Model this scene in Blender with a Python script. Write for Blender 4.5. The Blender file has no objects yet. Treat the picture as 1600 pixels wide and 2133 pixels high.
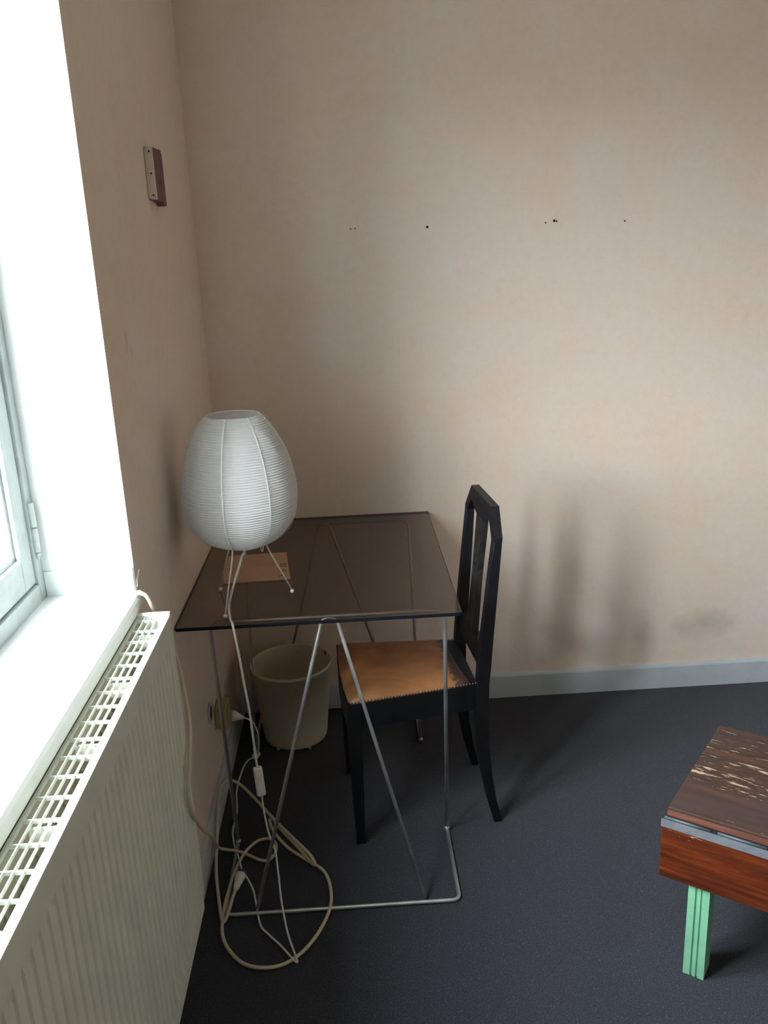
import bpy, bmesh, math, random
from mathutils import Vector, Matrix
random.seed(7)
scene = bpy.context.scene
COL = scene.collection
PI = math.pi

# ------------------------------------------------------------------ camera
cam_d = bpy.data.cameras.new('camera'); cam = bpy.data.objects.new('camera', cam_d); COL.objects.link(cam)
cam_d.sensor_fit = 'HORIZONTAL'; cam_d.sensor_width = 36.0; cam_d.lens = 1777.0/1600*36
cam_d.clip_start = 0.02
CR = [[0.9980995410346292, -0.04536167084860086, -0.041708812069939996],
      [0.05281854130595437, 0.281118616959753, 0.95821841189415],
      [0.0317412646372757, 0.958600355735621, -0.28298029984924317]]
m = Matrix(((CR[0][0], CR[1][0], -CR[2][0], 0.4697),
            (CR[0][1], CR[1][1], -CR[2][1], -2.8821),
            (CR[0][2], CR[1][2], -CR[2][2], 1.6), (0, 0, 0, 1)))
cam.matrix_world = m
scene.camera = cam

# ------------------------------------------------------------------ world: bright overcast sky, dull ground below it
w = bpy.data.worlds.new('overcast'); scene.world = w; w.use_nodes = True
nt = w.node_tree; bg = nt.nodes['Background']
tc = nt.nodes.new('ShaderNodeTexCoord'); sx = nt.nodes.new('ShaderNodeSeparateXYZ'); rp = nt.nodes.new('ShaderNodeValToRGB')
nt.links.new(tc.outputs['Generated'], sx.inputs[0]); nt.links.new(sx.outputs['Z'], rp.inputs[0]); nt.links.new(rp.outputs[0], bg.inputs[0])
rp.color_ramp.elements[0].position = 0.0; rp.color_ramp.elements[0].color = (.16, .16, .15, 1)
rp.color_ramp.elements[1].position = 0.06; rp.color_ramp.elements[1].color = (.80, .86, .91, 1)
e = rp.color_ramp.elements.new(1.0); e.color = (.90, .96, 1.0, 1)
bg.inputs[1].default_value = 23.0

# light portal in the window opening (guides sampling of the sky only)
pl = bpy.data.lights.new('window_portal', 'AREA'); pl.shape = 'RECTANGLE'; pl.size = 1.45; pl.size_y = 1.12; pl.cycles.is_portal = True
po = bpy.data.objects.new('window_portal', pl); COL.objects.link(po); po.location = (-.30, -1.73, 1.675)
po.rotation_euler = (0, -PI/2, 0)

vs = scene.view_settings
scene.display_settings.display_device = 'sRGB'
vs.view_transform = 'Standard'; vs.look = 'None'; vs.gamma = 1.0; vs.use_curve_mapping = False
vs.exposure = 1.2
scene.cycles.max_bounces = 10; scene.cycles.diffuse_bounces = 7; scene.cycles.transparent_max_bounces = 16
scene.cycles.caustics_reflective = False; scene.cycles.caustics_refractive = False

# ------------------------------------------------------------------ materials
def srgb(r, g, b):
    f = lambda c: ((c/255+.055)/1.055)**2.4 if c > 10 else c/255/12.92
    return (f(r), f(g), f(b), 1)
def mat(name, col, rough=.6, metal=0, spec=.5):
    mt = bpy.data.materials.new(name); mt.use_nodes = True
    p = mt.node_tree.nodes['Principled BSDF']
    p.inputs['Base Color'].default_value = col; p.inputs['Roughness'].default_value = rough
    p.inputs['Metallic'].default_value = metal; p.inputs['Specular IOR Level'].default_value = spec
    return mt
class NT:
    def __init__(s, mt): s.n = mt.node_tree.nodes; s.l = mt.node_tree.links; s.p = s.n['Principled BSDF']
    def new(s, t, **k):
        o = s.n.new(t)
        for a, b in k.items():
            if a.startswith('i_'): o.inputs[a[2:].replace('_', ' ')].default_value = b
            else: setattr(o, a, b)
        return o
    def coords(s, scale=(1, 1, 1), rot=(0, 0, 0), loc=(0, 0, 0), kind='Object'):
        t = s.new('ShaderNodeTexCoord'); mp = s.new('ShaderNodeMapping')
        mp.inputs['Scale'].default_value = scale; mp.inputs['Rotation'].default_value = rot; mp.inputs['Location'].default_value = loc
        s.l.new(t.outputs[kind], mp.inputs['Vector']); return mp.outputs[0]
    def noise(s, vec, scale, detail=4, rough=.5, dist=0):
        o = s.new('ShaderNodeTexNoise', i_Scale=scale, i_Detail=detail, i_Roughness=rough, i_Distortion=dist)
        s.l.new(vec, o.inputs['Vector']); return o.outputs['Fac']
    def ramp(s, fac, stops):
        r = s.new('ShaderNodeValToRGB'); el = r.color_ramp.elements
        while len(el) < len(stops): el.new(.5)
        for q, (p, c) in zip(el, stops): q.position = p; q.color = c if len(c) == 4 else (*c, 1)
        s.l.new(fac, r.inputs[0]); return r.outputs[0]
    def mix(s, fac, a, b, mode='MIX'):
        o = s.new('ShaderNodeMix', data_type='RGBA', blend_type=mode)
        for i, v in ((0, fac), (6, a), (7, b)):
            if hasattr(v, 'is_output'): s.l.new(v, o.inputs[i])
            else: o.inputs[i].default_value = v
        return o.outputs[2]
    def bump(s, h, strength=.3, dist=.002):
        b = s.new('ShaderNodeBump', i_Strength=strength, i_Distance=dist)
        s.l.new(h, b.inputs['Height']); s.l.new(b.outputs[0], s.p.inputs['Normal']); return b
    def base(s, c): s.l.new(c, s.p.inputs['Base Color'])
BLK = (0, 0, 0, 1); WHT = (1, 1, 1, 1)

def wallpaper():
    mt = mat('wallpaper', srgb(214, 190, 168), .92, 0, .15); t = NT(mt)
    v = t.coords()
    n1 = t.noise(v, 1.6, 5, .6, .3); n2 = t.noise(v, 6.5, 6, .65, .4); n3 = t.noise(v, 34, 4, .7)
    c = t.ramp(n1, [(.3, srgb(230, 208, 186)), (.5, srgb(228, 213, 201)), (.7, srgb(226, 217, 211))])
    c2 = t.ramp(n2, [(.3, srgb(230, 206, 184)), (.7, srgb(227, 217, 210))])
    c = t.mix(.4, c, c2)
    c = t.mix(t.ramp(n3, [(.45, BLK), (.75, (.16, .16, .16))]), c, srgb(196, 170, 148))
    # grime and chair-shadow darkening painted low on the back wall (world x, z in metres)
    geo = t.new('ShaderNodeNewGeometry'); sp = t.new('ShaderNodeSeparateXYZ'); t.l.new(geo.outputs['Position'], sp.inputs[0])
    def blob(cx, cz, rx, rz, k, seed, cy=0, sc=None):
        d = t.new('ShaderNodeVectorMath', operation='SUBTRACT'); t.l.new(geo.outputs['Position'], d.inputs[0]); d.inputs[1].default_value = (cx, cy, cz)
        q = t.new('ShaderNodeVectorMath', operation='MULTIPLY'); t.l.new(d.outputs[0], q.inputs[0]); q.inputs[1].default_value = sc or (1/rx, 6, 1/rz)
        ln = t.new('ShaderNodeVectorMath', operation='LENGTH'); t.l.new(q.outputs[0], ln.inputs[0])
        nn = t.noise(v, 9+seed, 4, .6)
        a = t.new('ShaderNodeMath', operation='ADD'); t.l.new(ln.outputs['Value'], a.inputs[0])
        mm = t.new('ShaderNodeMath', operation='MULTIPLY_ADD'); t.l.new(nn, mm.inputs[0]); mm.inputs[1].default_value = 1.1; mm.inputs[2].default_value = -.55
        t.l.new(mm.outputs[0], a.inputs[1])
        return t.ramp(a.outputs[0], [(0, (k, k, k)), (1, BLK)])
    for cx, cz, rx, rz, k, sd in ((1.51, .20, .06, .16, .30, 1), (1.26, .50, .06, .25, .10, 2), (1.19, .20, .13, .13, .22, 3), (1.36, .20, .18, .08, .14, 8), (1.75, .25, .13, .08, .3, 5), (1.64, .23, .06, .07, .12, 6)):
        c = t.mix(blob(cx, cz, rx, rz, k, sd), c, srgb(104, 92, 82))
    for cy, cz, ry, rz in ((-1.018, 1.465, .014, .028), (-1.022, 1.440, .012, .016), (-.985, 1.432, .006, .012)):
        c = t.mix(blob(0, cz, .1, rz, .34, 3, cy, (8, 1/ry, 1/rz)), c, srgb(118, 112, 108))
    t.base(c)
    b = t.noise(v, 240, 3, .6); b2 = t.noise(v, 60, 4, .6)
    s = t.new('ShaderNodeMath', operation='ADD'); t.l.new(b, s.inputs[0]); t.l.new(b2, s.inputs[1])
    t.bump(s.outputs[0], .35, .0015)
    return mt
M_WALL = wallpaper()

def carpet():
    mt = mat('carpet', srgb(52, 54, 62), .98, 0, .05); t = NT(mt); v = t.coords()
    n = t.noise(v, 360, 5, .9); n2 = t.noise(v, 9, 4, .6); n3 = t.noise(v, 150, 2, .6)
    c = t.ramp(n, [(.36, srgb(20, 23, 31)), (.52, srgb(46, 50, 60)), (.66, srgb(104, 106, 115))])
    c = t.mix(t.ramp(n2, [(.4, BLK), (.75, (.3, .3, .3))]), c, srgb(42, 47, 51))
    c = t.mix(t.ramp(n3, [(.62, BLK), (.72, (.35, .35, .35))]), c, srgb(112, 108, 104))
    t.base(c); t.p.inputs['Sheen Weight'].default_value = .15
    t.bump(n, .6, .003); return mt
M_CARPET = carpet()

def painted(name, col, rough=.45, var=.06, bump=.15, scale=30):
    mt = mat(name, col, rough); t = NT(mt); v = t.coords()
    n = t.noise(v, scale*.4, 5, .6)
    d = tuple(max(0, c*(1-var*3)) for c in col[:3])+(1,)
    t.base(t.ramp(n, [(.3, d), (.55, col)])); t.bump(t.noise(v, scale*4, 3), bump, .001); return mt
M_CEIL = painted('ceiling_paint', srgb(228, 224, 216), .9)
M_SKIRT = painted('skirting_paint', srgb(188, 197, 204), .5, .03)
M_REVEAL = painted('reveal_plaster', srgb(220, 222, 220), .6, .02)
M_SILL = painted('sill_gloss', srgb(218, 221, 219), .35, .02)
M_FRAME = painted('frame_gloss', srgb(174, 182, 181), .35, .05, .3, 60)
M_RAD = painted('radiator_enamel', srgb(224, 227, 216), .38, .03, .05)
M_RADREAR = mat('yellowed_shaded_enamel', srgb(150, 142, 124), .5)  # yellowed, and darkened further to put shade into the grille voids
M_RADIN = mat('radiator_inside', srgb(74, 66, 70), .8)  # fins coloured dark so the voids under the grille look shaded
M_PAPER_MAROON = painted('maroon_block', srgb(122, 78, 86), .7, .2, .3, 80)
M_CREAM = painted('cream_block', srgb(216, 204, 190), .6, .05)
M_DARK = mat('dark_hole', srgb(34, 28, 24), .9)
M_BLUE = mat('blue_plastic', srgb(46, 62, 150), .4)
M_WPLASTIC = mat('white_plastic', srgb(226, 226, 220), .35)
M_CORDW = mat('white_cord', srgb(222, 222, 214), .4)
M_CORDC = painted('cream_cable', srgb(206, 196, 172), .5, .05, .1)
M_YELLOW = mat('yellowed_plastic', srgb(172, 160, 118), .4)
M_BIN = painted('bin_plastic', srgb(208, 200, 180), .38, .05, .05, 15)
M_RED = mat('red_sticker', srgb(200, 40, 70), .5)
M_TAPE = mat('beige_sticker', srgb(150, 139, 122), .5)
M_LAMPWIRE = mat('lamp_wire', srgb(224, 220, 210), .4)

def chrome():
    mt = mat('worn_steel', (.50, .55, .58, 1), .4, .85); t = NT(mt); v = t.coords()
    n = t.noise(v, 22, 3, .5)
    r = t.ramp(n, [(.35, (.38, .38, .38)), (.7, (.50, .50, .50))]); t.l.new(r, t.p.inputs['Roughness'])
    t.base(t.ramp(n, [(.3, (.46, .50, .53)), (.6, (.56, .60, .62))])); return mt
M_STEEL = chrome()

def smoked(name, tint):
    mt = bpy.data.materials.new(name); mt.use_nodes = True; n = mt.node_tree.nodes; l = mt.node_tree.links
    n.remove(n['Principled BSDF']); out = n['Material Output']
    tr = n.new('ShaderNodeBsdfTransparent'); tr.inputs[0].default_value = tint
    gl = n.new('ShaderNodeBsdfGlossy'); gl.inputs['Roughness'].default_value = .015
    fr = n.new('ShaderNodeFresnel'); fr.inputs[0].default_value = 1.5
    ge = n.new('ShaderNodeNewGeometry'); mu = n.new('ShaderNodeMath'); mu.operation = 'MULTIPLY'
    inv = n.new('ShaderNodeMath'); inv.operation = 'SUBTRACT'; inv.inputs[0].default_value = 1
    l.new(ge.outputs['Backfacing'], inv.inputs[1]); l.new(fr.outputs[0], mu.inputs[0]); l.new(inv.outputs[0], mu.inputs[1])
    mx = n.new('ShaderNodeMixShader'); l.new(mu.outputs[0], mx.inputs[0]); l.new(tr.outputs[0], mx.inputs[1]); l.new(gl.outputs[0], mx.inputs[2])
    l.new(mx.outputs[0], out.inputs[0]); return mt
M_SMOKED = smoked('smoked_glass', (.63, .585, .56, 1))
M_PANE = smoked('window_glass', (.97, .985, .98, 1))
M_GLASSEDGE = mat('glass_edge', srgb(14, 17, 24), .45, 0, .2)

def blackwood(name, q):
    mt = mat(name, srgb(24, 24, 28), .5, 0, .35); t = NT(mt); v = t.coords()
    n = t.noise(v, 38, 6, .75); 
    c = t.ramp(n, [(.3, q[0]), (.6, q[1]), (.72, q[2]), (.76, q[3])])
    t.base(c); t.bump(t.noise(t.coords((60, 60, 4)), 3, 4), .25, .001); return mt
M_BLACK = blackwood('black_painted_wood', (srgb(7, 8, 13), srgb(13, 14, 19), srgb(24, 22, 22), srgb(90, 82, 76)))
M_SPLAT = blackwood('worn_black_carving', (srgb(16, 15, 16), srgb(38, 34, 33), srgb(58, 50, 46), srgb(110, 100, 92)))
def leather():
    mt = mat('tan_leather', srgb(196, 146, 98), .55); t = NT(mt); v = t.coords()
    n = t.noise(v, 5, 5, .65, .6); n2 = t.noise(v, 16, 5, .6)
    c = t.ramp(n, [(.3, srgb(96, 62, 42)), (.45, srgb(128, 84, 51)), (.65, srgb(160, 109, 66))])
    c = t.mix(t.ramp(n2, [(.5, BLK), (.75, (.45, .45, .45))]), c, srgb(112, 78, 58))
    # worn dark patch at the back of the seat
    tx = t.new('ShaderNodeTexCoord'); sp = t.new('ShaderNodeSeparateXYZ'); t.l.new(tx.outputs['Object'], sp.inputs[0])
    a = t.new('ShaderNodeMath', operation='MULTIPLY_ADD'); t.l.new(sp.outputs[0], a.inputs[0]); a.inputs[1].default_value = 11; a.inputs[2].default_value = -1.12
    n3 = t.noise(t.coords((1, 1, 1)), 45, 5, .8)
    s = t.new('ShaderNodeMath', operation='ADD'); t.l.new(a.outputs[0], s.inputs[0]); t.l.new(n3, s.inputs[1])
    c = t.mix(t.ramp(s.outputs[0], [(.50, BLK), (.60, (.9, .9, .9))]), c, srgb(52, 38, 40))
    t.base(c); t.bump(t.noise(v, 120, 4), .25, .001); return mt
M_LEATHER = leather()
M_NAIL = mat('brass_nail', (.34, .28, .18, 1), .4, 1.0)

def oldwood(name, cols, chips, chipcol, grain=1.0, seed=0.0, rough=.5, worn=False):
    mt = mat(name, cols[1], rough); t = NT(mt)
    v = t.coords((1.6, 22, 22), loc=(seed, seed, seed)); n = t.noise(v, 2.2*grain, 6, .65, .4)
    c = t.ramp(n, [(.3, cols[0]), (.5, cols[1]), (.7, cols[2])])
    big = t.noise(t.coords((2, 4, 4), loc=(seed, 3, 0)), 1.7, 3, .5)
    c = t.mix(t.ramp(big, [(.4, BLK), (.7, (.55, .55, .55))]), c, cols[3])
    ch = t.noise(t.coords((9, 60, 60), loc=(seed, 0, 2)), 2.0, 6, .72)
    band = t.noise(t.coords((.8, 7, 7), loc=(0, seed, 1)), 1.6, 2, .5)
    ad = t.new('ShaderNodeMath', operation='MULTIPLY_ADD'); t.l.new(band, ad.inputs[0]); ad.inputs[1].default_value = .8; t.l.new(ch, ad.inputs[2])
    if worn:
        tx = t.new('ShaderNodeTexCoord'); spx = t.new('ShaderNodeSeparateXYZ'); t.l.new(tx.outputs['Object'], spx.inputs[0])
        w_ = t.ramp(spx.outputs[1], [(.02, BLK), (.12, (.03, .03, .03)), (.26, (.16, .16, .16)), (.34, (.05, .05, .05)), (.42, (.04, .04, .04))])
        a2 = t.new('ShaderNodeMath', operation='ADD'); t.l.new(ad.outputs[0], a2.inputs[0]); t.l.new(w_, a2.inputs[1]); ad = a2
    hf = t.new('ShaderNodeMath', operation='MULTIPLY'); t.l.new(ad.outputs[0], hf.inputs[0]); hf.inputs[1].default_value = .5
    c = t.mix(t.ramp(hf.outputs[0], [(chips*.5, BLK), (chips*.5+.018, (.85, .85, .85))]), c, chipcol)
    t.base(c); t.bump(t.noise(v, 12, 5), .3, .001); return mt
M_BOARD = oldwood('worn_board', (srgb(46, 30, 26), srgb(68, 42, 35), srgb(88, 58, 44), srgb(62, 54, 52)), 1.07, srgb(190, 170, 140), 1, 4.0, .62, True)
M_BOX = oldwood('red_brown_wood', (srgb(56, 22, 10), srgb(94, 38, 15), srgb(132, 64, 24), srgb(74, 30, 15)), 1.13, srgb(222, 190, 160), 1, 9.0, .4)
M_EDGE = oldwood('pale_edge_wood', (srgb(80, 46, 38), srgb(108, 66, 54), srgb(132, 84, 60), srgb(66, 46, 44)), 1.14, srgb(210, 190, 170), 1, 1.0, .6)
M_HINGE = painted('dull_grey_metal', srgb(116, 120, 128), .45, .1, .2, 90)
M_HINGEDARK = mat('dark_hinge_gap', srgb(24, 26, 28), .8)
M_KNUCKLE = painted('grimy_grey_metal', srgb(84, 92, 98), .5, .1, .2, 90)
M_GREEN = painted('mint_paint', srgb(136, 198, 162), .55, .06, .15, 40)
M_KRAFT = painted('kraft_paper', srgb(186, 150, 120), .8, .05, .1)
M_INK = mat('brown_ink', srgb(92, 62, 44), .8)

def shade_mat(name, col, trans):
    mt = bpy.data.materials.new(name); mt.use_nodes = True; n = mt.node_tree.nodes; l = mt.node_tree.links
    n.remove(n['Principled BSDF']); out = n['Material Output']
    df = n.new('ShaderNodeBsdfDiffuse'); df.inputs[0].default_value = col
    tl = n.new('ShaderNodeBsdfTranslucent'); tl.inputs[0].default_value = col
    mx = n.new('ShaderNodeMixShader'); mx.inputs[0].default_value = trans
    tx = n.new('ShaderNodeTexCoord'); no = n.new('ShaderNodeTexNoise'); no.inputs['Scale'].default_value = 70; no.inputs['Detail'].default_value = 5
    mp = n.new('ShaderNodeMapping'); mp.inputs['Scale'].default_value = (1, 1, 1.6)
    l.new(tx.outputs['Object'], mp.inputs[0]); l.new(mp.outputs[0], no.inputs['Vector'])
    bp = n.new('ShaderNodeBump'); bp.inputs['Strength'].default_value = .3; bp.inputs['Distance'].default_value = .002
    l.new(no.outputs['Fac'], bp.inputs['Height']); l.new(bp.outputs[0], df.inputs['Normal'])
    l.new(df.outputs[0], mx.inputs[1]); l.new(tl.outputs[0], mx.inputs[2]); l.new(mx.outputs[0], out.inputs[0]); return mt
M_SHADE = shade_mat('rice_paper', srgb(228, 229, 228), .34)
M_SEAM = shade_mat('rice_paper_seam', srgb(248, 248, 244), .15)

# ------------------------------------------------------------------ mesh helpers
def link(name, bm, mt, parent=None, smooth=False, loc=None):
    me = bpy.data.meshes.new(name)
    bmesh.ops.recalc_face_normals(bm, faces=bm.faces)
    bm.to_mesh(me); bm.free()
    for q in (mt if isinstance(mt, (list, tuple)) else [mt]): me.materials.append(q)
    if smooth:
        for p in me.polygons: p.use_smooth = True
    o = bpy.data.objects.new(name, me); COL.objects.link(o)
    if parent is not None: o.parent = parent
    if loc is not None: o.location = loc
    return o
def tag(o, label=None, cat=None, group=None, kind=None):
    for k, v in (('label', label), ('category', cat), ('group', group), ('kind', kind)):
        if v: o[k] = v
    return o
def empty(name, loc, rz=0, **k):
    o = bpy.data.objects.new(name, None); COL.objects.link(o); o.location = loc; o.rotation_euler = (0, 0, rz)
    o.empty_display_size = .05; return tag(o, **k)
def box(bm, x0, x1, y0, y1, z0, z1, mi=0):
    v = [bm.verts.new(c) for c in ((x0, y0, z0), (x1, y0, z0), (x1, y1, z0), (x0, y1, z0), (x0, y0, z1), (x1, y0, z1), (x1, y1, z1), (x0, y1, z1))]
    fs = []
    for i in ((0, 3, 2, 1), (4, 5, 6, 7), (0, 1, 5, 4), (1, 2, 6, 5), (2, 3, 7, 6), (3, 0, 4, 7)):
        f = bm.faces.new([v[j] for j in i]); f.material_index = mi; fs.append(f)
    return fs
def bbox(x0, x1, y0, y1, z0, z1, bev=.0, seg=2):
    bm = bmesh.new(); box(bm, x0, x1, y0, y1, z0, z1)
    if bev: bmesh.ops.bevel(bm, geom=bm.edges[:], offset=bev, segments=seg, profile=.5, affect='EDGES')
    return bm
def prism(bm, pts, place, t0, t1):
    a = [bm.verts.new(place(p, t0)) for p in pts]; b = [bm.verts.new(place(p, t1)) for p in pts]
    bm.faces.new(a); bm.faces.new(b[::-1]); n = len(pts)
    for i in range(n): bm.faces.new((a[i], b[i], b[(i+1) % n], a[(i+1) % n]))
def spline(P, n=6):
    P = [Vector(p) for p in P]; out = []
    Q = [P[0]*2-P[1]]+P+[P[-1]*2-P[-2]]
    for i in range(1, len(Q)-2):
        a, b, c, d = Q[i-1:i+3]
        for k in range(n):
            t = k/n
            out.append(.5*((2*b)+(c-a)*t+(2*a-5*b+4*c-d)*t*t+(3*b-a-3*c+d)*t**3))
    out.append(P[-1]); return out
def tube(bm, pts, r, seg=8, cap=True, ovals=None):
    pts = [Vector(p) for p in pts]; rings = []
    up = None
    for i, p in enumerate(pts):
        d = (pts[min(i+1, len(pts)-1)]-pts[max(i-1, 0)])
        if d.length < 1e-9: d = Vector((0, 0, 1))
        d.normalize()
        if up is None:
            up = Vector((0, 0, 1)) if abs(d.z) < .9 else Vector((1, 0, 0))
        a = (up-d*up.dot(d))
        if a.length < 1e-4: a = d.orthogonal()
        a.normalize(); b = d.cross(a); up = a
        rr = r[i] if isinstance(r, (list, tuple)) else r
        rings.append([bm.verts.new(p+(a*math.cos(2*PI*k/seg)+b*math.sin(2*PI*k/seg))*rr) for k in range(seg)])
    for A, B in zip(rings, rings[1:]):
        for k in range(seg): bm.faces.new((A[k], A[(k+1) % seg], B[(k+1) % seg], B[k]))
    if cap: bm.faces.new(rings[0][::-1]); bm.faces.new(rings[-1])
def fillet(P, r, n=5):
    P = [Vector(p) for p in P]; out = [P[0]]
    for i in range(1, len(P)-1):
        a, b, c = P[i-1:i+2]; u = (a-b).normalized(); v = (c-b).normalized()
        s = b+u*r; e_ = b+v*r
        for k in range(n+1):
            t = k/n; out.append((1-t)**2*s+2*t*(1-t)*b+t*t*e_)
    out.append(P[-1]); return out
def lathe(bm, prof, seg=48, c=(0, 0), cap0=False, cap1=False):
    R = [[bm.verts.new((c[0]+r*math.cos(2*PI*k/seg), c[1]+r*math.sin(2*PI*k/seg), z)) for k in range(seg)] for r, z in prof]
    for A, B in zip(R, R[1:]):
        for k in range(seg): bm.faces.new((A[k], A[(k+1) % seg], B[(k+1) % seg], B[k]))
    if cap0: bm.faces.new(R[0])
    if cap1: bm.faces.new(R[-1])
    return R
def ball(bm, c, r, u=14, v=9): bmesh.ops.create_uvsphere(bm, u_segments=u, v_segments=v, radius=r, matrix=Matrix.Translation(c))

# ------------------------------------------------------------------ room shell
RX, RY, RZ = 3.5, -4.6, 2.75
WY0, WY1, WZ0, WZ1, WT = -2.29, -1.19, .957, 2.30, .34       # window opening and wall thickness
st = lambda o: tag(o, kind='structure')
st(link('floor', bbox(-.0, RX, RY, 0, -.1, 0), M_CARPET))
st(link('ceiling', bbox(-WT, RX+.1, RY-.1, .1, RZ, RZ+.1), M_CEIL))
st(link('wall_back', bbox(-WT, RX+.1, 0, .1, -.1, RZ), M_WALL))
st(link('wall_right', bbox(RX, RX+.1, RY, 0, -.1, RZ), M_WALL))
st(link('wall_front', bbox(-WT, RX+.1, RY-.1, RY, -.1, RZ), M_CEIL))
bm = bmesh.new()
box(bm, -WT, 0, RY, 0, -.1, WZ0-.02); box(bm, -WT, 0, RY, 0, WZ1, RZ)
for a, b_ in ((RY, WY0), (WY1, 0)): box(bm, -WT, 0, a, b_, WZ0-.02, WZ1)
bmesh.ops.recalc_face_normals(bm, faces=bm.faces); bm.normal_update()
for f in bm.faces:
    c = f.calc_center_median()
    if abs(f.normal.x) < .5 and RY+.01 < c.y < -.01 and WZ0-.03 < c.z < WZ1+.01: f.material_index = 1
st(link('wall_left', bm, [M_WALL, M_REVEAL]))
# baseboards
def board_profile(L0, L1, axis):
    pts = [(0, 0), (.014, 0), (.014, .086), (.011, .093), (.006, .096), (0, .096)]
    b = bmesh.new()
    if axis == 'x': prism(b, pts, lambda p, t: (t, -p[0], p[1]), L0, L1)
    else: prism(b, pts, lambda p, t: (p[0], t, p[1]), L0, L1)
    return b
st(link('baseboard_back', board_profile(.0, RX, 'x'), M_SKIRT))
st(link('baseboard_left', board_profile(RY, -.014, 'y'), M_SKIRT))
# screw holes left in the back wall
for k, (x, z, r) in enumerate([(.498, 1.70, .0022), (.512, 1.701, .0022), (.744, 1.696, .0042), (1.128, 1.694, .0028), (1.156, 1.699, .0045), (1.164, 1.697, .003), (1.387, 1.689, .003)]):
    b = bmesh.new(); bmesh.ops.create_cone(b, cap_ends=True, segments=10, radius1=r, radius2=r*.6, depth=.002, matrix=Matrix.Translation((x, -.001, z)) @ Matrix.Rotation(PI/2, 4, 'X'))
    o = link('screw_hole', b, M_DARK); tag(o, 'tiny dark empty plug hole in the back wallpaper', None); o.parent = bpy.data.objects['wall_back']
    del o['label']

# ------------------------------------------------------------------ window
FX = -.185            # room-side face of the fixed frame
win = empty('window_1', (FX, (WY0+WY1)/2, WZ0), kind='structure')
def wpart(name, b, mt, parent=win, smooth=False):
    o = link(name, b, mt, None, smooth); o.parent = parent; o.matrix_parent_inverse = parent.matrix_world.inverted() if parent is not win else Matrix.Translation(-Vector(win.location))
    return o
win_inv = Matrix.Translation(-Vector(win.location))
def rect_frame(y0, y1, z0, z1, wdt, x0, x1, bev=.003, wb=None):
    b = bmesh.new(); wb = wb or wdt
    for a in ((y0, y0+wdt, z0, z1), (y1-wdt, y1, z0, z1), (y0+wdt, y1-wdt, z0, z0+wb), (y0+wdt, y1-wdt, z1-wdt, z1)):
        t = bmesh.new(); box(t, x0, x1, *a); bmesh.ops.bevel(t, geom=t.edges[:], offset=bev, segments=2, affect='EDGES', profile=.5)
        me = bpy.data.meshes.new('t'); t.to_mesh(me); t.free(); b.from_mesh(me); bpy.data.meshes.remove(me)
    return b
wpart('window_frame', rect_frame(WY0, WY1, WZ0-.02, WZ1, .030, FX-.07, FX, wb=.058), M_FRAME)
mid = (WY0+WY1)/2
for (a, b_) in ((mid+.003, WY1-.032), (WY0+.032, mid-.003)):
    z0, z1 = WZ0+.041, WZ1-.033
    s = wpart('sash', rect_frame(a, b_, z0, z1, .056, FX-.055, FX-.006, .003, .068), M_FRAME)
    bd = rect_frame(a+.05, b_-.05, z0+.062, z1-.05, .016, FX-.040, FX-.016, .004)
    o = wpart('glazing_bead', bd, M_FRAME, s)
    o.parent = s; o.matrix_parent_inverse = win_inv
    g = link('pane', bbox(FX-.040, FX-.036, a+.055, b_-.055, z0+.066, z1-.055), M_PANE); g.parent = s; g.matrix_parent_inverse = win_inv
for o in bpy.data.objects:
    if o.name.startswith(('glazing_bead', 'pane')): o.matrix_parent_inverse = Matrix.Identity(4)
for o in bpy.data.objects:
    if o.name.startswith('sash'): pass
# dark strips added to stand for shade in the gap between sash and frame
for nm, a in (('gap_shade_strip', (WY0+.028, WY1-.028, WZ0+.034, WZ0+.046)), ('gap_shade_strip', (WY1-.036, WY1-.026, WZ0+.034, WZ1-.03))):
    wpart(nm, bbox(FX-.050, FX-.013, *a), M_DARK)
# hinge on the near stile: two knuckles and a tip, painted over
for z0, z1 in ((1.115, 1.165), (1.062, 1.112)):
    b = bmesh.new(); bmesh.ops.create_cone(b, cap_ends=True, segments=14, radius1=.0065, radius2=.0065, depth=z1-z0, matrix=Matrix.Translation((FX+.004, -1.213, (z0+z1)/2)))
    wpart('hinge_knuckle', b, M_FRAME, smooth=False)
b = bmesh.new(); bmesh.ops.create_cone(b, cap_ends=True, segments=14, radius1=.002, radius2=.006, depth=.014, matrix=Matrix.Translation((FX+.004, -1.213, 1.053)))
wpart('hinge_tip', b, M_FRAME)
# sill board with rounded nose
b = bmesh.new()
prism(b, [(FX-.005, .922), (.008, .922), (.012, .928), (.012, .951), (.008, .957), (FX-.005, .957)], lambda p, t: (p[0], t, p[1]), WY0-.01, WY1+.004)
st(link('trim_1', b, M_SILL))
# little skirting on the side reveal, over the sill
b = bmesh.new()
prism(b, [(0, .957), (-.005, .957), (-.005, 1.007), (-.003, 1.011), (0, 1.011)], lambda p, t: (t, WY1+p[0], p[1]), FX+.001, -.002)
st(link('trim_2', b, M_SILL))
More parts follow.
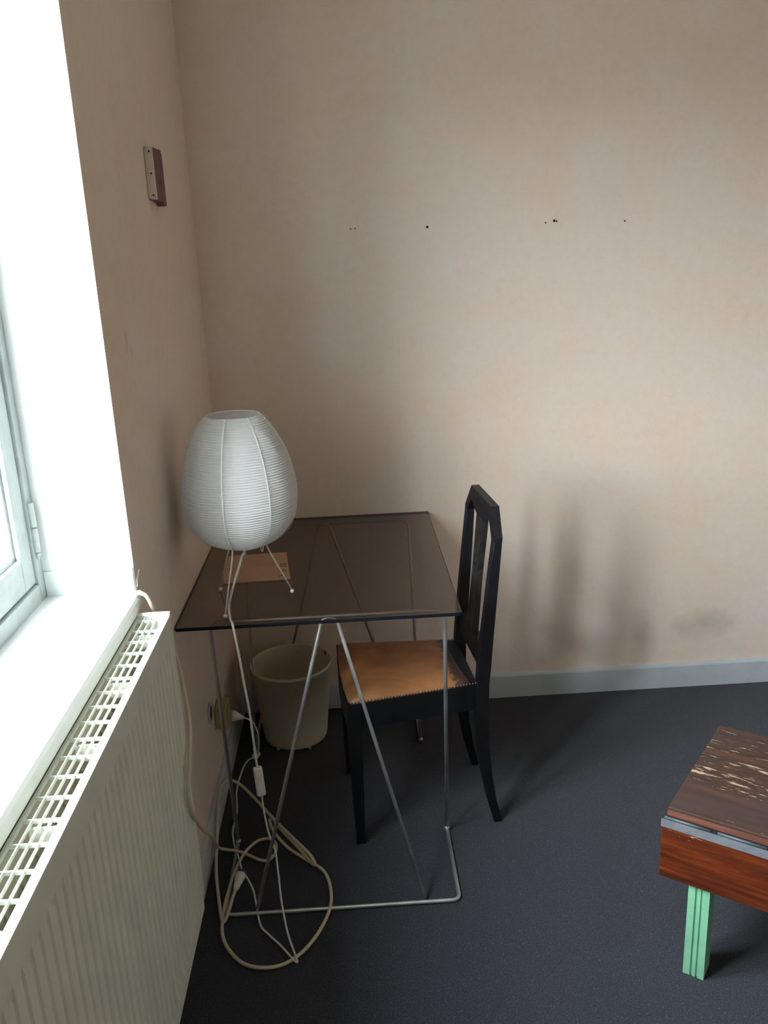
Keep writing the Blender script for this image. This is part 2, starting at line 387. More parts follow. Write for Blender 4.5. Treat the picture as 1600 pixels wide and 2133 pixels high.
# flaking paint tip where sill meets the wall
# ------------------------------------------------------------------ radiator
RF, RB, RE, RN, RT, RBOT = .075, .0105, -1.250, -2.55, .9215, .200
rad = empty('radiator', (.055, (RE+RN)/2, RBOT), label='long white ribbed panel radiator with top grille mounted under the window sill', cat='radiator')
rl = Vector(rad.location)
def rpart(name, b, mt=M_RAD, smooth=False, parent=None):
    bmesh.ops.translate(b, verts=b.verts, vec=-rl); return link(name, b, mt, parent or rad, smooth)
def fluted(x, out, depth):
    b = bmesh.new(); pitch = .0285; n = int((RE-RN-.03)/pitch); ys = []
    y = RE-.012
    prof = [(0, 0), (.34, 0), (.46, 1), (.88, 1)]
    cols = [(RE, 0)]
    for k in range(n):
        for f, d in prof: cols.append((RE-.014-(k+f)*pitch, d))
    cols.append((RN, 0))
    zs = [(RBOT, 0), (RBOT+.035, 0), (RBOT+.06, 1), (RT-.075, 1), (RT-.05, 0), (RT-.004, 0)]
    g = [[b.verts.new((x-out*depth*d*k2, yy, z)) for yy, d in cols] for z, k2 in zs]
    for r0, r1 in zip(g, g[1:]):
        for i in range(len(cols)-1): b.faces.new((r0[i], r0[i+1], r1[i+1], r1[i]))
    # back skin so that the panel has thickness
    q = [b.verts.new((x-out*.0035, yy, z)) for yy, z in ((RE, RBOT), (RN, RBOT), (RN, RT-.004), (RE, RT-.004))]
    b.faces.new(q)
    top = g[-1]; bot = g[0]
    b.faces.new([q[3]]+top+[q[2]]); b.faces.new([q[0]]+bot+[q[1]])
    b.faces.new([q[0]]+[r[0] for r in g]+[q[3]]); b.faces.new([q[1]]+[r[-1] for r in g]+[q[2]])
    return b
o = rpart('front_panel', fluted(RF, 1, .0055)); o['label'] = 'white ribbed front panel'
o = rpart('rear_panel', fluted(RB, -1, .006), M_RADREAR)
# convector fins between the panels
b = bmesh.new(); y = RE-.05; k = 0
while y > RN+.03:
    s = 1 if k % 2 else -1
    box(b, RF-.030, RF-.0125, y-.0006, y+.0006, RBOT+.03, RT-.085); box(b, RB+.0125, RB+.028, y-.0006, y+.0006, RBOT+.03, RT-.07)
    y -= .02; k += 1
rpart('convector_fins', b, M_RADIN)['kind'] = 'stuff'
# top grille: frame, lengthwise and cross bars
b = bmesh.new(); box(b, RF-.0075, RF+.001, RN, RE, RT-.006, RT); box(b, RB-.001, RB+.004, RN, RE, RT-.006, RT)
rpart('grille_edge_strip', b)
GY = []
for k in range(4):
    x = RB+.016+k*.0125
    rpart('lengthwise_bar', bbox(x-.0009, x+.0009, RN+.002, RE-.002, RT-.0055, RT-.0005))
y = RE-.022-.001; first = True
ys = [RE-.017]
while ys[-1] > RN+.06: ys.append(ys[-1]-.0494)
cb = None
for k, y in enumerate(ys):
    bb = bbox(RB+.003, RF-.007, -.0014, .0014, -.0060, -.0006)
    if cb is None:
        bmesh.ops.translate(bb, verts=bb.verts, vec=(-rl.x, 0, 0)); cb = link('cross_bar', bb, M_RAD, rad); cb.location = (0, y-rl.y, RT-rl.z)
    else:
        c = cb.copy(); COL.objects.link(c); c.parent = rad; c.location = (0, y-rl.y, RT-rl.z)
# clips under every third crossbar
for k, y in enumerate(ys):
    if k % 4 == 1: rpart('grille_clip', bbox(RB+.012, RF-.009, y-.010, y-.004, RT-.036, RT-.008, .002))
# end covers
b = bmesh.new(); box(b, RB-.002, RF+.0015, RE, RE+.013, RBOT+.03, RT+.006)
bmesh.ops.bevel(b, geom=b.edges[:], offset=.003, segments=2, affect='EDGES', profile=.5); rpart('end_cover', b)
b = bmesh.new(); box(b, RB-.002, RF+.0015, RN-.013, RN, RBOT+.03, RT+.0015); rpart('end_cover', b)
for yy in (RE-.20, RN+.2):
    rpart('wall_bracket', bbox(.002, RB-.003, yy-.02, yy+.02, RBOT+.1, RT-.08))

# ------------------------------------------------------------------ block on the left wall
blk = empty('wooden_block', (.011, -.575, 1.765), label='small cream and maroon wooden block screwed high on the left wall', cat='wooden block')
bl = Vector(blk.location)
def part(parent, name, b, mt, smooth=False):
    bmesh.ops.translate(b, verts=b.verts, vec=-Vector(parent.location)); return link(name, b, mt, parent, smooth)
b = bmesh.new()
prism(b, [(.001, 1.772), (.006, 1.767), (.020, 1.766), (.020, 1.886), (.007, 1.888), (.001, 1.880)], lambda p, t: (p[0], t, p[1]), -.632, -.622)
part(blk, 'end_plate', b, M_CREAM)['label'] = 'cream painted face with three dark screw holes'
b = bmesh.new()
prism(b, [(-.622, 1.766), (-.560, 1.764), (-.537, 1.757), (-.513, 1.757), (-.511, 1.880), (-.530, 1.892), (-.560, 1.889), (-.622, 1.887)], lambda p, t: (t, p[0], p[1]), .001, .020)
part(blk, 'block_body', b, M_PAPER_MAROON)['label'] = 'maroon painted side of the block'
for z in (1.776, 1.826, 1.876):
    b = bmesh.new(); bmesh.ops.create_cone(b, cap_ends=True, segments=10, radius1=.0022, radius2=.0022, depth=.002, matrix=Matrix.Translation((.013, -.6325, z)) @ Matrix.Rotation(PI/2, 4, 'X'))
    part(blk, 'screw', b, M_DARK)
# ------------------------------------------------------------------ socket on the left wall
sk = empty('wall_socket', (.0, -.49, .235), label='yellowed surface socket box low on the left wall under the desk', cat='socket')
part(sk, 'socket_box', bbox(.0005, .038, -.53, -.45, .236, .306, .004), M_YELLOW)
part(sk, 'socket_face', bbox(.038, .041, -.522, -.458, .243, .299, .001), M_YELLOW)
pc = empty('empty_wall_box', (.0, -.588, .327), label='broken grey round wall box ring beside the yellowed socket', cat='socket')
b = bmesh.new(); Rr = lathe(b, [(.032, .0005), (.034, .004), (.028, .006), (.026, .002)], 24)
bmesh.ops.rotate(b, verts=b.verts, cent=(0, 0, 0), matrix=Matrix.Rotation(PI/2, 3, 'Y')); bmesh.ops.translate(b, verts=b.verts, vec=pc.location)
part(pc, 'ring', b, M_SKIRT)
b = bmesh.new(); bmesh.ops.create_cone(b, cap_ends=True, segments=20, radius1=.027, radius2=.027, depth=.0015, matrix=Matrix.Translation((.0015, -.588, .327)) @ Matrix.Rotation(PI/2, 4, 'Y'))
part(pc, 'dark_recess', b, M_DARK)

# ------------------------------------------------------------------ glass desk
desk = empty('glass_desk', (.36, -.46, 0), label='smoked glass desk on two bent steel rod trestles in the room corner', cat='desk')
GT = .7455
b = bmesh.new()
# rounded rectangle slab
cr = .008; X0, X1, Y0, Y1 = .002, .720, -.912, -.006
pts = []
for cx, cy, a0 in ((X1-cr, Y1-cr, 0), (X0+cr, Y1-cr, PI/2), (X0+cr, Y0+cr, PI), (X1-cr, Y0+cr, 1.5*PI)):
    for k in range(6): a = a0+k*PI/10; pts.append((cx+cr*math.cos(a), cy+cr*math.sin(a)))
prism(b, pts, lambda p, t: (p[0], p[1], t), GT-.009, GT)
for f in b.faces:
    if abs(f.normal.z) < .5: f.material_index = 1
b.normal_update()
for f in b.faces: f.material_index = 0 if len(f.verts) > 4 else 1
part(desk, 'glass_top', b, [M_SMOKED, M_GLASSEDGE])['label'] = 'smoked brown glass top with dark edges'
rr = .0054
def trestle(top_y, foot_y, front_y, xl, xr, ax, vl, vr, zt=.729):
    tr = empty('trestle', (0, 0, 0)); tr.parent = desk; tr.location = (0, 0, 0); tr.matrix_parent_inverse = Matrix.Translation(-Vector(desk.location))
    def tp(name, path, r=rr):
        q = bmesh.new(); tube(q, path, r, 10); o = link(name, q, M_STEEL, tr, True); return o
    fl = rr+.001
    tp('top_loop', fillet([(xl, foot_y, fl+.004), (xl, top_y, zt), (xr, top_y, zt), (xr, foot_y, fl+.004)], .035, 6))
    tp('floor_bar', fillet([(xl, foot_y, fl), (xl, front_y, fl), (xr, front_y, fl), (xr, foot_y, fl)], .022, 6))
    tp('inverted_v_brace', fillet([(vl, front_y+(.012 if front_y < foot_y else -.002), fl+.004), (ax-.018, top_y-.006, zt-.002), (ax+.018, top_y-.006, zt-.002), (vr, front_y+(.012 if front_y < foot_y else -.002), fl+.004)], .016, 6), rr*.92)
    for x in (xl, xr):
        q = bmesh.new(); ball(q, (x, foot_y, fl+.002), .0085, 10, 7); link('weld', q, M_STEEL, tr, True)
    return tr
trestle(-.850, -.767, -1.057, .078, .683, .384, .16, .593)
trestle(-.034, -.284, -.024, .078, .648, .352, .143, .580)

# kraft envelope
cdo = empty('envelope', (.165, -.50, GT), label='flat brown kraft envelope lying on the glass desk behind the lamp', cat='envelope')
b = bmesh.new(); prism(b, [(.062, -.389), (.246, -.381), (.272, -.612), (.084, -.620)], lambda p, t: (p[0], p[1], t), GT+.0005, GT+.004)
part(cdo, 'envelope_body', b, M_KRAFT)
random.seed(3)
for k, yy in enumerate((-.49, -.507, -.545, -.585)):
    for j in range(4): b = bmesh.new(); box(b, .234+.004*(k > 2)+j*.0055, .238+.004*(k > 2)+j*.0055, yy-.003-random.random()*.004, yy+.003, GT+.0041, GT+.0044); part(cdo, 'printed_mark', b, M_INK)


# ------------------------------------------------------------------ lamp
LC = Vector((.170, -.754, GT))
lamp = empty('paper_lamp', LC, label='white ribbed paper lantern lamp on three thin wire legs on the desk', cat='lamp')
tilt = Matrix.Rotation(math.radians(0.6), 4, 'Y')
def lpart(name, b, mt, smooth=False, parent=lamp, til=True):
    bmesh.ops.translate(b, verts=b.verts, vec=-LC)
    if til: bmesh.ops.transform(b, matrix=Matrix.Translation((0, 0, .19)) @ tilt @ Matrix.Translation((0, 0, -.19)), verts=b.verts)
    return link(name, b, mt, parent, smooth)
prof = [(.058, .906), (.082, .916), (.104, .930), (.124, .951), (.139, .978), (.1465, 1.006), (.149, 1.032), (.1475, 1.062), (.1435, 1.092), (.136, 1.125), (.1265, 1.155), (.114, 1.184), (.099, 1.210), (.083, 1.232), (.069, 1.246)]
sp = spline([(p[0], 0, p[1]) for p in prof], 24)
# resample by arc length; ribs every 6.4 mm
cum = [0]
for a, c in zip(sp, sp[1:]): cum.append(cum[-1]+(c-a).length)
tot = cum[-1]; NR = int(tot/.0064); PER = 6
def at(s):
    for i in range(len(cum)-1):
        if cum[i+1] >= s: t = (s-cum[i])/(cum[i+1]-cum[i]+1e-9); return sp[i].lerp(sp[i+1], t)
    return sp[-1]
SEG = 128
b = bmesh.new(); rings = []
rnd = random.Random(5)
amp = [[rnd.uniform(.8, 1.2) for _ in range(SEG)] for _ in range(NR+2)]
for i in range(NR*PER+1):
    p = at(tot*i/(NR*PER)); ph = (i % PER)/PER
    rib = abs(math.sin(PI*ph))
    row = []
    for k in range(SEG):
        th = 2*PI*k/SEG
        g = .5*(amp[i//PER][k]+amp[i//PER][(k+1) % SEG])
        wv = .0011*math.sin(3*th+1.3)*math.sin(p.z*19)+.0006*math.sin(11*th+p.z*60)
        # paper is stretched between ribs into 8 soft facets
        fac = .0016*abs(math.cos(4*th+.6))
        r = p.x - .0023*rib*g + wv - fac*min(1, p.x/.15)
        row.append(b.verts.new((LC.x+r*math.cos(th), LC.y+r*math.sin(th), p.z)))
    rings.append(row)
for A, B in zip(rings, rings[1:]):
    for k in range(SEG): b.faces.new((A[k], A[(k+1) % SEG], B[(k+1) % SEG], B[k]))
shade = lpart('lamp_shade', b, M_SHADE, True); shade['label'] = 'white rice paper shade with fine horizontal ribs'
for th in [math.radians(a) for a in (-98.6, -53.4, -8, 37, 82, 127, 172, 217)]:
    b = bmesh.new(); L = []
    for i in range(0, NR*PER+1, 3):
        p = at(tot*i/(NR*PER)); r = p.x+.0006
        wd = .0019/ max(p.x, .03)
        L.append([b.verts.new((LC.x+(r+dr)*math.cos(th+s_*wd), LC.y+(r+dr)*math.sin(th+s_*wd), p.z)) for s_, dr in ((-1, -.0007), (0, .0006), (1, -.0007))])
    for A, B in zip(L, L[1:]):
        for k in (0, 1): b.faces.new((A[k], A[k+1], B[k+1], B[k]))
    lpart('paper_seam', b, M_SEAM if abs(th+1.72) < .05 else M_SHADE, True, shade)
# top and bottom wire hoops
for r_, z_ in ((.0665, 1.2445), (.0565, .9075)):
    b = bmesh.new(); tube(b, [(LC.x+r_*math.cos(2*PI*k/40), LC.y+r_*math.sin(2*PI*k/40), z_) for k in range(41)], .0013, 6); lpart('wire_hoop', b, M_LAMPWIRE, True)
b = bmesh.new()
tube(b, [(LC.x, LC.y, .875), (LC.x, LC.y, .93)], .004, 10); tube(b, [(LC.x, LC.y, .93), (LC.x, LC.y, .985)], .017, 16)
lpart('bulb_holder', b, M_WPLASTIC, True, til=False)
b = bmesh.new(); lathe(b, [(.002, .985), (.012, .985), (.014, 1.0), (.026, 1.03), (.030, 1.052), (.026, 1.074), (.014, 1.088), (.002, 1.092)], 20, (LC.x, LC.y)); lpart('bulb', b, M_WPLASTIC, True, til=False)
feet = [(.084, -.671), (.123, -.864), (.283, -.715)]
for fx, fy in feet:
    d = Vector((fx-LC.x, fy-LC.y, 0)); u = d.normalized()
    P = [Vector((LC.x, LC.y, .93)), Vector((LC.x, LC.y, .925))+u*.052, Vector((LC.x, LC.y, .883))+u*.063, Vector((fx, fy, GT+.010))]
    b = bmesh.new(); tube(b, fillet(P, .006, 4), .0021, 8)
    lg = lpart('leg', b, M_LAMPWIRE, True, til=False)
    b = bmesh.new(); ball(b, (fx, fy, GT+.0055), .0056); lpart('foot_ball', b, M_LAMPWIRE, True, lg, False)
# small wire hook below the shade
b = bmesh.new(); u = Vector((.62, -.30, 0)).normalized(); q = Vector((LC.x, LC.y, 0))+u*.055
tube(b, spline([(q.x-.004, q.y, .912), (q.x-.002, q.y, .893), (q.x+.002, q.y, .893), (q.x+.004, q.y, .912)], 4), .0012, 6); lpart('wire_hook', b, M_LAMPWIRE, True, til=False)
LAMPA = [(0.170, -0.754, .88), (0.165, -0.765, 0.876), (0.158, -0.79, 0.855), (0.145, -0.815, 0.82), (0.134, -0.825, 0.785), (0.127, -0.822, 0.760), (0.1345, -0.87, 0.750), (0.1465, -0.914, 0.7500), (0.152, -0.925, 0.722), (0.158, -0.927, 0.664), (0.163, -0.925, 0.59), (0.169, -0.925, 0.521), (0.172, -0.925, 0.445), (0.174, -0.925, 0.382), (0.176, -0.925, 0.349)]
LAMPB = [(0.181, -0.93, 0.268), (0.184, -0.935, 0.219), (0.193, -0.95, 0.165), (0.208, -0.97, 0.127), (0.215, -1.0, 0.076), (0.225, -1.06, 0.037), (0.244, -1.14, 0.012), (0.267, -1.211, 0.010), (0.272, -1.235, 0.014), (0.258, -1.216, 0.010), (0.228, -1.17, 0.005), (0.196, -1.132, 0.005), (0.172, -1.098, 0.005), (0.155, -1.029, 0.006), (0.142, -0.977, 0.010), (0.121, -0.935, 0.018), (0.108, -0.928, 0.024)]
b = bmesh.new(); tube(b, spline(LAMPA, 6), .0031, 8); tube(b, spline(LAMPB, 6), .0026, 8)
cord = lpart('cord', b, M_CORDW, True, til=False); cord['label'] = 'thin white cord hanging over the desk front edge to the floor'
b = bbox(-.0115, .0115, -.008, .008, -.041, .041, .0045, 3)
sw = bmesh.new(); bb2 = bbox(-.0045, .0045, -.0095, -.007, -.010, .012, .001)
d = (Vector(LAMPB[0])-Vector(LAMPA[-1])).normalized()
rot = Vector((0, 0, -1)).rotation_difference(d).to_matrix().to_4x4() @ Matrix.Rotation(.35, 4, 'Z')
mm = Matrix.Translation((Vector(LAMPB[0])+Vector(LAMPA[-1]))/2) @ rot
bmesh.ops.transform(b, matrix=mm, verts=b.verts); bmesh.ops.transform(bb2, matrix=mm, verts=bb2.verts)
swo = lpart('inline_switch', b, M_WPLASTIC, False, cord, False); lpart('rocker', bb2, M_WPLASTIC, False, cord, False)

# ------------------------------------------------------------------ extension cable
ex = empty('extension_cable', (.19, -1.0, 0), label='thick cream extension cable looped on the carpet beside the radiator', cat='cable')
EXT = [(-0.05, -1.217, 0.962), (-0.015, -1.222, 0.962), (0.012, -1.225, 0.966), (0.028, -1.222, 0.955), (0.036, -1.215, 0.925), (.045,-1.19,.88), (0.05, -1.20, 0.86), (.056,-1.15,.777), (.064,-1.15,.697), (.080,-1.205,.64), (.085,-1.26,.60), (.0825,-1.302,.54), (.0815,-1.288,.487), (.077,-1.235,.42), (.06,-1.1,.295), (.041,-.92,.141), (.030,-.815,.026), (0.088, -0.816, 0.01), (0.157, -0.861, 0.01), (0.186, -0.844, 0.012), (0.19, -0.805, 0.016), (0.169, -0.773, 0.014), (0.132, -0.776, 0.01), (0.1, -0.829, 0.01), (0.081, -0.921, 0.01), (0.073, -1.041, 0.01), (0.084, -1.137, 0.008), (0.134, -1.214, 0.008), (0.194, -1.238, 0.008), (0.252, -1.225, 0.008), (0.304, -1.168, 0.008), (0.342, -1.08, 0.008), (0.349, -1.0, 0.008), (0.328, -0.918, 0.008), (0.267, -0.86, 0.012), (0.222, -0.821, 0.02), (0.184, -0.769, 0.03), (0.166, -0.719, 0.035), (0.175, -0.717, 0.036), (0.209, -0.768, 0.03), (0.26, -0.837, 0.02), (0.295, -0.892, 0.016), (0.304, -0.9, 0.02), (0.289, -0.873, 0.03), (0.24, -0.816, 0.045), (0.18, -0.732, 0.05), (0.121, -0.631, 0.045), (0.066, -0.578, 0.07), (0.036, -0.613, 0.11), (0.022, -0.672, 0.12), (0.022, -0.733, 0.09), (0.024, -0.789, 0.05), (0.033, -0.895, 0.02), (0.057, -1.013, 0.01), (0.076, -1.085, 0.012), (0.085, -1.061, 0.012), (0.09, -1.007, 0.012), (0.096, -0.97, 0.015)]
b = bmesh.new(); tube(b, spline(EXT, 7), .0044, 9); part(ex, 'cable', b, M_CORDC, True)
b = bmesh.new(); tube(b, [(.0955, -.978, .017), (.0975, -.968, .018), (.103, -.938, .022), (.105, -.928, .024)], [.006, .0085, .0135, .014], 14)
cp = part(ex, 'coupler', b, M_WPLASTIC, True); cp['label'] = 'white plug coupling with a blue rim'
b = bmesh.new(); tube(b, [(.105, -.928, .024), (.1062, -.921, .025)], .0142, 14); part(ex, 'blue_rim', b, M_BLUE, True)

# ------------------------------------------------------------------ plugged lead
wl = empty('socket_lead', (.06, -.46, .0), label='thin grey-white lead with white plug in the yellowed socket, trailing to the floor', cat='cable')
b = bmesh.new(); tube(b, [(.0415, -.462, .243), (.050, -.462, .242), (.058, -.461, .239), (.078, -.459, .232)], [.017, .017, .013, .005], 14); part(wl, 'plug', b, M_WPLASTIC, True)
b = bmesh.new(); tube(b, spline([(.078, -.459, .232), (.090, -.452, .222), (.105, -.43, .19), (.112, -.41, .13), (.105, -.39, .075), (.098, -.375, .045)], 6), .0026, 8)
tube(b, spline([(.083, -.365, .030), (.060, -.375, .02), (.046, -.42, .008), (.042, -.512, .006), (.054, -.601, .006), (.057, -.66, .006), (.055, -.716, .006), (.07, -.790, .006), (.089, -.846, .010), (.106, -.915, .024)], 6), .0026, 8)
part(wl, 'lead', b, M_CORDW, True)
b = bmesh.new(); tube(b, [(.102, -.378, .052), (.098, -.374, .048), (.088, -.368, .033), (.083, -.365, .030)], [.005, .0115, .0115, .004], 8); part(wl, 'connector', b, M_WPLASTIC)

# ------------------------------------------------------------------ waste bin
bn = empty('waste_bin', (.215, -.200, 0), label='round off-white plastic waste bin under the desk', cat='bin')
BC = (.215, -.200)
b = bmesh.new(); H = .292
lathe(b, [(.0, .009), (.103, .009), (.108, .013), (.111, .026), (.1365, H-.012), (.1385, H-.012), (.1400, H-.006), (.1392, H), (.1365, H+.0005), (.1350, H-.004), (.1345, H-.012), (.1085, .030), (.104, .022), (0, .022)], 56, BC)
bmesh.ops.remove_doubles(b, verts=b.verts, dist=1e-5)
part(bn, 'bin_body', b, M_BIN, True)
for a in (-1.05, .5, 2.1, -2.2):
    q = (BC[0]+.098*math.cos(a), BC[1]+.098*math.sin(a)); b = bmesh.new(); lathe(b, [(.0001, 0), (.006, 0), (.007, .010), (.0001, .010)], 12, q); part(bn, 'foot', b, M_BIN, True)
def patch(r0, r1, z0, z1, a0, a1, th=.0008):
    q = bmesh.new(); n = 6; G = []
    for dr in (0, th):
        G.append([[q.verts.new((BC[0]+((r0 if j == 0 else r1)+dr)*math.cos(a0+(a1-a0)*i/n), BC[1]+((r0 if j == 0 else r1)+dr)*math.sin(a0+(a1-a0)*i/n), (z0, z1)[j])) for j in (0, 1)] for i in range(n+1)])
    for g in G:
        for A, B in zip(g, g[1:]): q.faces.new((A[0], B[0], B[1], A[1]))
    for A, B, C, D in zip(G[0], G[0][1:], G[1], G[1][1:]): q.faces.new((A[1], B[1], D[1], C[1])); q.faces.new((A[0], B[0], D[0], C[0]))
    for g0, g1 in ((G[0][0], G[1][0]), (G[0][-1], G[1][-1])): q.faces.new((g0[0], g0[1], g1[1], g1[0]))
    return q
rz = lambda z: .111+(.1365-.111)*(z-.03)/(H-.042)
part(bn, 'sticker', patch(rz(.240)+.0004, rz(.256)+.0004, .240, .256, -1.44, -1.22), M_TAPE)['label'] = 'small faded beige sticker'
part(bn, 'red_mark', patch(.1330, .1330, H-.014, H+.001, .44, .56), M_RED)['label'] = 'small red mark on the rim'

# ------------------------------------------------------------------ chair
ch = empty('side_chair', (.60, -.60, 0), math.radians(4.5), label='black painted wooden chair with worn tan leather seat beside the desk', cat='chair')
def cpart(name, b, mt=M_BLACK, smooth=False, parent=ch): return link(name, b, mt, parent, smooth)
def uz(z):      # rear-leg centre line (u = backwards)
    K = [(0, .226), (.08, .207), (.16, .194), (.25, .185), (.35, .181), (.44, .183), (.50, .188), (.60, .197), (.70, .207), (.80, .217), (.90, .227), (.97, .233)]
    for (z0, u0), (z1, u1) in zip(K, K[1:]):
        if z <= z1: return u0+(u1-u0)*(z-z0)/(z1-z0)
    return K[-1][1]
for s in (-1, 1):
    b = bmesh.new(); R_ = []
    for z in (0, .04, .08, .12, .16, .2, .25, .30, .35, .40, .45, .50, .60, .70, .80, .875):
        t = (.0115+.006*min(1, z/.3)) if z < .5 else .0175-.0062*min(1, (z-.5)/.375); wv = .0125+.0035*min(1, z/.35)
        vc = s*(.150 + (.012*(z-.45)/.4 if z > .45 else 0))
        u = uz(z); R_.append([b.verts.new(c) for c in ((u-t, vc-wv, z), (u+t, vc-wv, z), (u+t, vc+wv, z), (u-t, vc+wv, z))])
    for A, B in zip(R_, R_[1:]):
        for k in range(4): b.faces.new((A[k], A[(k+1) % 4], B[(k+1) % 4], B[k]))
    b.faces.new(R_[0]); b.faces.new(R_[-1])
    bmesh.ops.bevel(b, geom=[e_ for e_ in b.edges if abs(e_.verts[0].co.z-e_.verts[1].co.z) > .01], offset=.0025, segments=1, affect='EDGES')
    cpart('rear_leg', b)
# crest with chamfered corners, pieces follow the lean of the back
cpts = [(-.178, .872), (-.178, .884), (-.118, .955), (.118, .955), (.178, .884), (.178, .872), (.1475, .872), (.1450, .878), (.108, .915), (.058, .915), (.040, .895), (-.040, .895), (-.058, .915), (-.108, .915), (-.1450, .878), (-.1475, .872)]
b = bmesh.new(); prism(b, cpts, lambda p, t: (uz(p[1])+t, p[0], p[1]), -.0113, .0113)
bmesh.ops.triangulate(b, faces=[f for f in b.faces if len(f.verts) > 4]); cpart('crest_rail', b)
b = bmesh.new(); prism(b, [(-.136, .492), (.136, .492), (.136, .560), (-.136, .560)], lambda p, t: (uz(p[1])+t, p[0], p[1]), -.009, .009); cpart('lower_rail', b)
# carved splat
b = bmesh.new(); NZ = 40; NV = 12; grid = []
for sgn in (-1, 1):
    gg = []
    for i in range(NZ+1):
        z = .56+(.896-.56)*i/NZ; hw = .034+.004*math.cos((i/NZ)*2*PI)
        row = []
        for j in range(NV+1):
            v_ = -1+2*j/NV; t = .0075
            if sgn < 0:
                t += .0025*(abs(v_) > .8)
                if i/NZ > .45: t += .0028*math.sin(v_*7)*math.cos((i/NZ)*34+abs(v_)*3)*(1-abs(v_)**4)
            row.append(b.verts.new((uz(z)+sgn*t, v_*hw, z)))
        gg.append(row)
    grid.append(gg)
for gg in grid:
    for A, B in zip(gg, gg[1:]):
        for j in range(NV): b.faces.new((A[j], A[j+1], B[j+1], B[j]))
for j in (0, NV):
    for i in range(NZ): b.faces.new((grid[0][i][j], grid[0][i+1][j], grid[1][i+1][j], grid[1][i][j]))
for i in (0, NZ):
    for j in range(NV): b.faces.new((grid[0][i][j], grid[0][i][j+1], grid[1][i][j+1], grid[1][i][j]))
cpart('carved_splat', b, M_SPLAT)
# seat outline: (u, v)
SO = [(-.192, -.196), (-.200, -.186), (-.207, -.10), (-.210, 0), (-.207, .10), (-.200, .186), (-.192, .196), (.172, .152), (.172, -.152)]
def inset(P, d):
    c = Vector((-.015, 0)); return [tuple((Vector(p)-c)*(1-d/.2)+c) for p in P]
b = bmesh.new(); prism(b, SO, lambda p, t: (p[0], p[1], t), .372, .447)
inn = inset(SO, .024)
cpart('seat_rail', b)
# front legs, tapered
for s in (-1, 1):
    b = bmesh.new(); R_ = []
    for z, h in ((0, .0125), (.02, .0125), (.16, .0155), (.30, .018), (.372, .019), (.40, .019), (.446, .019)):
        u = -.183; v_ = s*.178; R_.append([b.verts.new(c) for c in ((u-h, v_-h, z), (u+h, v_-h, z), (u+h, v_+h, z), (u-h, v_+h, z))])
    for A, B in zip(R_, R_[1:]):
        for k in range(4): b.faces.new((A[k], A[(k+1) % 4], B[(k+1) % 4], B[k]))
    b.faces.new(R_[0]); b.faces.new(R_[-1]); cpart('front_leg', b)
# cushion, slightly domed
b = bmesh.new(); cu = inset(SO[:7]+[(.146, .155), (.140, .08), (.142, 0), (.150, -.08), (.158, -.153)], .006); NI = 9; rows = []
dense = []
for a, c in zip(cu, cu[1:]+cu[:1]):
    n = max(1, int((Vector(a)-Vector(c)).length/.02))
    for k in range(n): dense.append(tuple(Vector(a).lerp(Vector(c), k/n)))
cen = Vector((-.015, 0))
prev = [b.verts.new((p[0], p[1], .447)) for p in dense]
rings_ = [prev]
for k in range(NI):
    f = 1-k/NI; z = .447+.012*min(1, 1)*(1-(f**6)) + (.006 if k else .005) + .006*(1-f*f)
    rings_.append([b.verts.new((cen.x+(p[0]-cen.x)*(f if k else .995), cen.y+(p[1]-cen.y)*(f if k else .995), z)) for p in dense])
for A, B in zip(rings_, rings_[1:]):
    for k in range(len(dense)): b.faces.new((A[k], A[(k+1) % len(dense)], B[(k+1) % len(dense)], B[k]))
c0 = b.verts.new((cen.x, cen.y, .4705))
for k in range(len(dense)): b.faces.new((rings_[-1][k], rings_[-1][(k+1) % len(dense)], c0))
seat = cpart('seat', b, M_LEATHER, True); seat['label'] = 'worn tan leather seat with dark scuffs at the back'
# stud trim
b = bmesh.new(); per = [Vector(p) for p in inset(SO, .0055)]
for a, c in list(zip(per[:7], per[1:8]))+[(per[8], per[0])]:
    n = max(1, int((a-c).length/.0088))
    for k in range(n):
        q = a.lerp(c, k/n); bmesh.ops.create_icosphere(b, subdivisions=1, radius=.0027, matrix=Matrix.Translation((q.x, q.y, .4515)))
o = link('stud_trim', b, M_NAIL, seat, True); o['kind'] = 'stuff'; o['label'] = 'row of small brass upholstery nails'

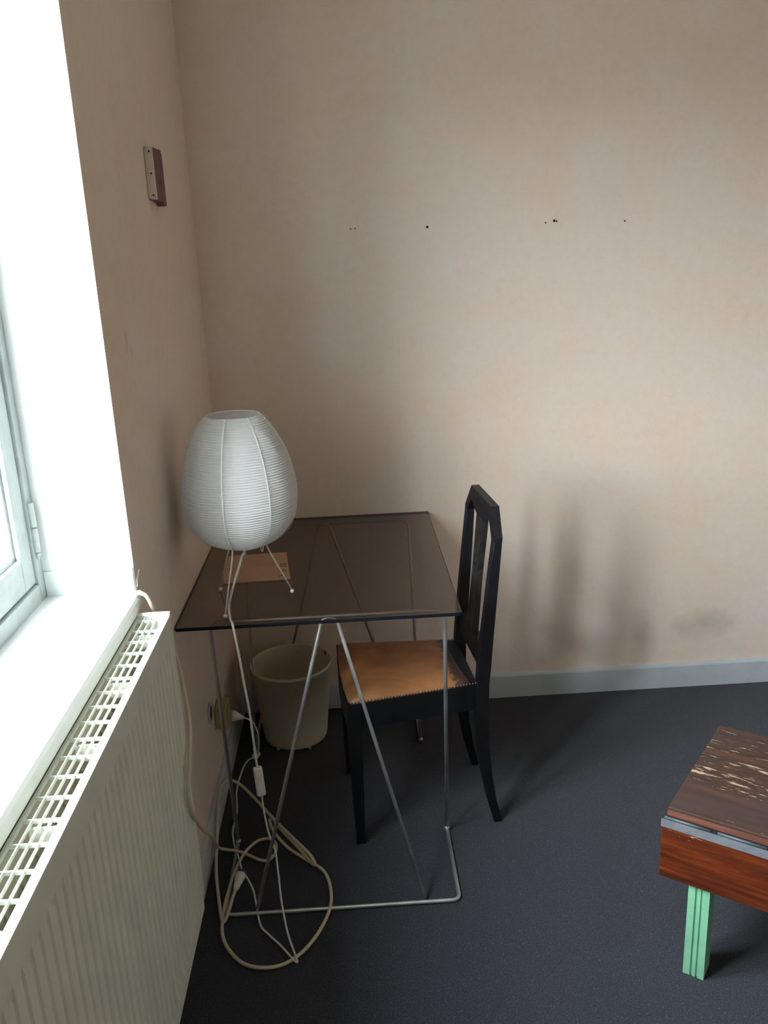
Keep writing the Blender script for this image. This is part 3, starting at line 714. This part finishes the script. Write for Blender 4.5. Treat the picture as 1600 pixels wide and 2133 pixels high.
# ------------------------------------------------------------------ low hinged box table
ang = math.radians(-36.0)
tb = empty('low_table', (1.104, -1.301, 0), ang, label='low red-brown wooden box table with hinged scuffed top and mint green fluted legs', cat='table')
def tpart(name, b, mt, parent=tb, smooth=False): return link(name, b, mt, parent, smooth)
LL, DD = .80, .41; Z0, Z1 = .250, .398
tpart('front_board', bbox(0, LL, 0, .018, Z0, Z1-.002, .0015), M_BOX)['label'] = 'reddish-brown stained front board with paint chips'
tpart('back_board', bbox(0, LL, DD-.018, DD, Z0, Z1-.002, .0015), M_BOX)
for x in (0.0005, LL-.0185): tpart('side_board', bbox(x, x+.018, .018, DD-.018, Z0, Z1-.002, .0015), M_BOX)
tpart('bottom_board', bbox(.018, LL-.018, .018, DD-.018, Z0+.002, Z0+.012), M_BOX)
lid = tpart('lid', bbox(.008, LL+.006, .0125, DD+.004, .4015, .4235, .002), M_BOARD); lid['label'] = 'dark brown lid scuffed to pale wood along the grain'
tpart('lid_edge', bbox(.0075, LL+.007, .0110, .0127, .4030, .4165), M_EDGE, lid)
tpart('hinge_leaf', bbox(-.001, LL, -.0022, .0015, Z1-.018, Z1+.0005), M_HINGE)['label'] = 'dull grey metal hinge strip'
b = bmesh.new(); box(b, .002, LL, .001, .0175, Z1-.001, Z1+.0020); tpart('hinge_seat', b, M_HINGEDARK)
n = 7; seg = LL/ n
for k in range(n):
    x0 = k*.112+.004; x1 = min(LL, x0+.098)
    b = bmesh.new(); tube(b, [(x0, .0045, Z1+.0028), (x1, .0045, Z1+.0028)], .0030, 10); tpart('hinge_knuckle', b, M_KNUCKLE, smooth=True)
def flute_leg():
    pr = [(0, 0), (.015, 0), (.0165, .004), (.0190, .004), (.0205, .0005), (.0270, .0005), (.0285, .004), (.0310, .004), (.0325, 0), (.046, 0), (.046, .052), (0, .052)]
    q = bmesh.new(); prism(q, pr, lambda p, t: (p[0], p[1], t), 0, Z0+.0015); return q
l0 = None
for (lx, ly, r_) in ((.0625, .0125, 0), (LL-.11, .0125, 0), (.0625+.046, DD-.0125, PI), (LL-.064, DD-.0125, PI)):
    if l0 is None:
        l0 = tpart('leg', flute_leg(), M_GREEN); o = l0
    else: o = l0.copy(); COL.objects.link(o); o.parent = tb
    o.location = (lx, ly, 0); o.rotation_euler = (0, 0, r_)

# the old box is a little out of square: everything leans sideways towards the back
sh = Matrix(((1, .042, 0, 0), (0, 1, 0, 0), (0, 0, 1, 0), (0, 0, 0, 1)))
for o in [c for c in tb.children if not c.name.startswith('leg')]+list(lid.children): o.data.transform(sh)
for o in [c for c in tb.children if c.name.startswith('leg')]: o.location.x += .042*o.location.y
# torn flap of wallpaper above the sill end
b = bmesh.new(); prism(b, [(-1.189, .966), (-1.184, .982), (-1.172, .998), (-1.180, .974)], lambda p, t: (t+(.004 if p[1] > .99 else 0), p[0], p[1]), .0003, .003)
fl_ = link('torn_wallpaper_flap', b, M_CREAM, bpy.data.objects['wall_left'])
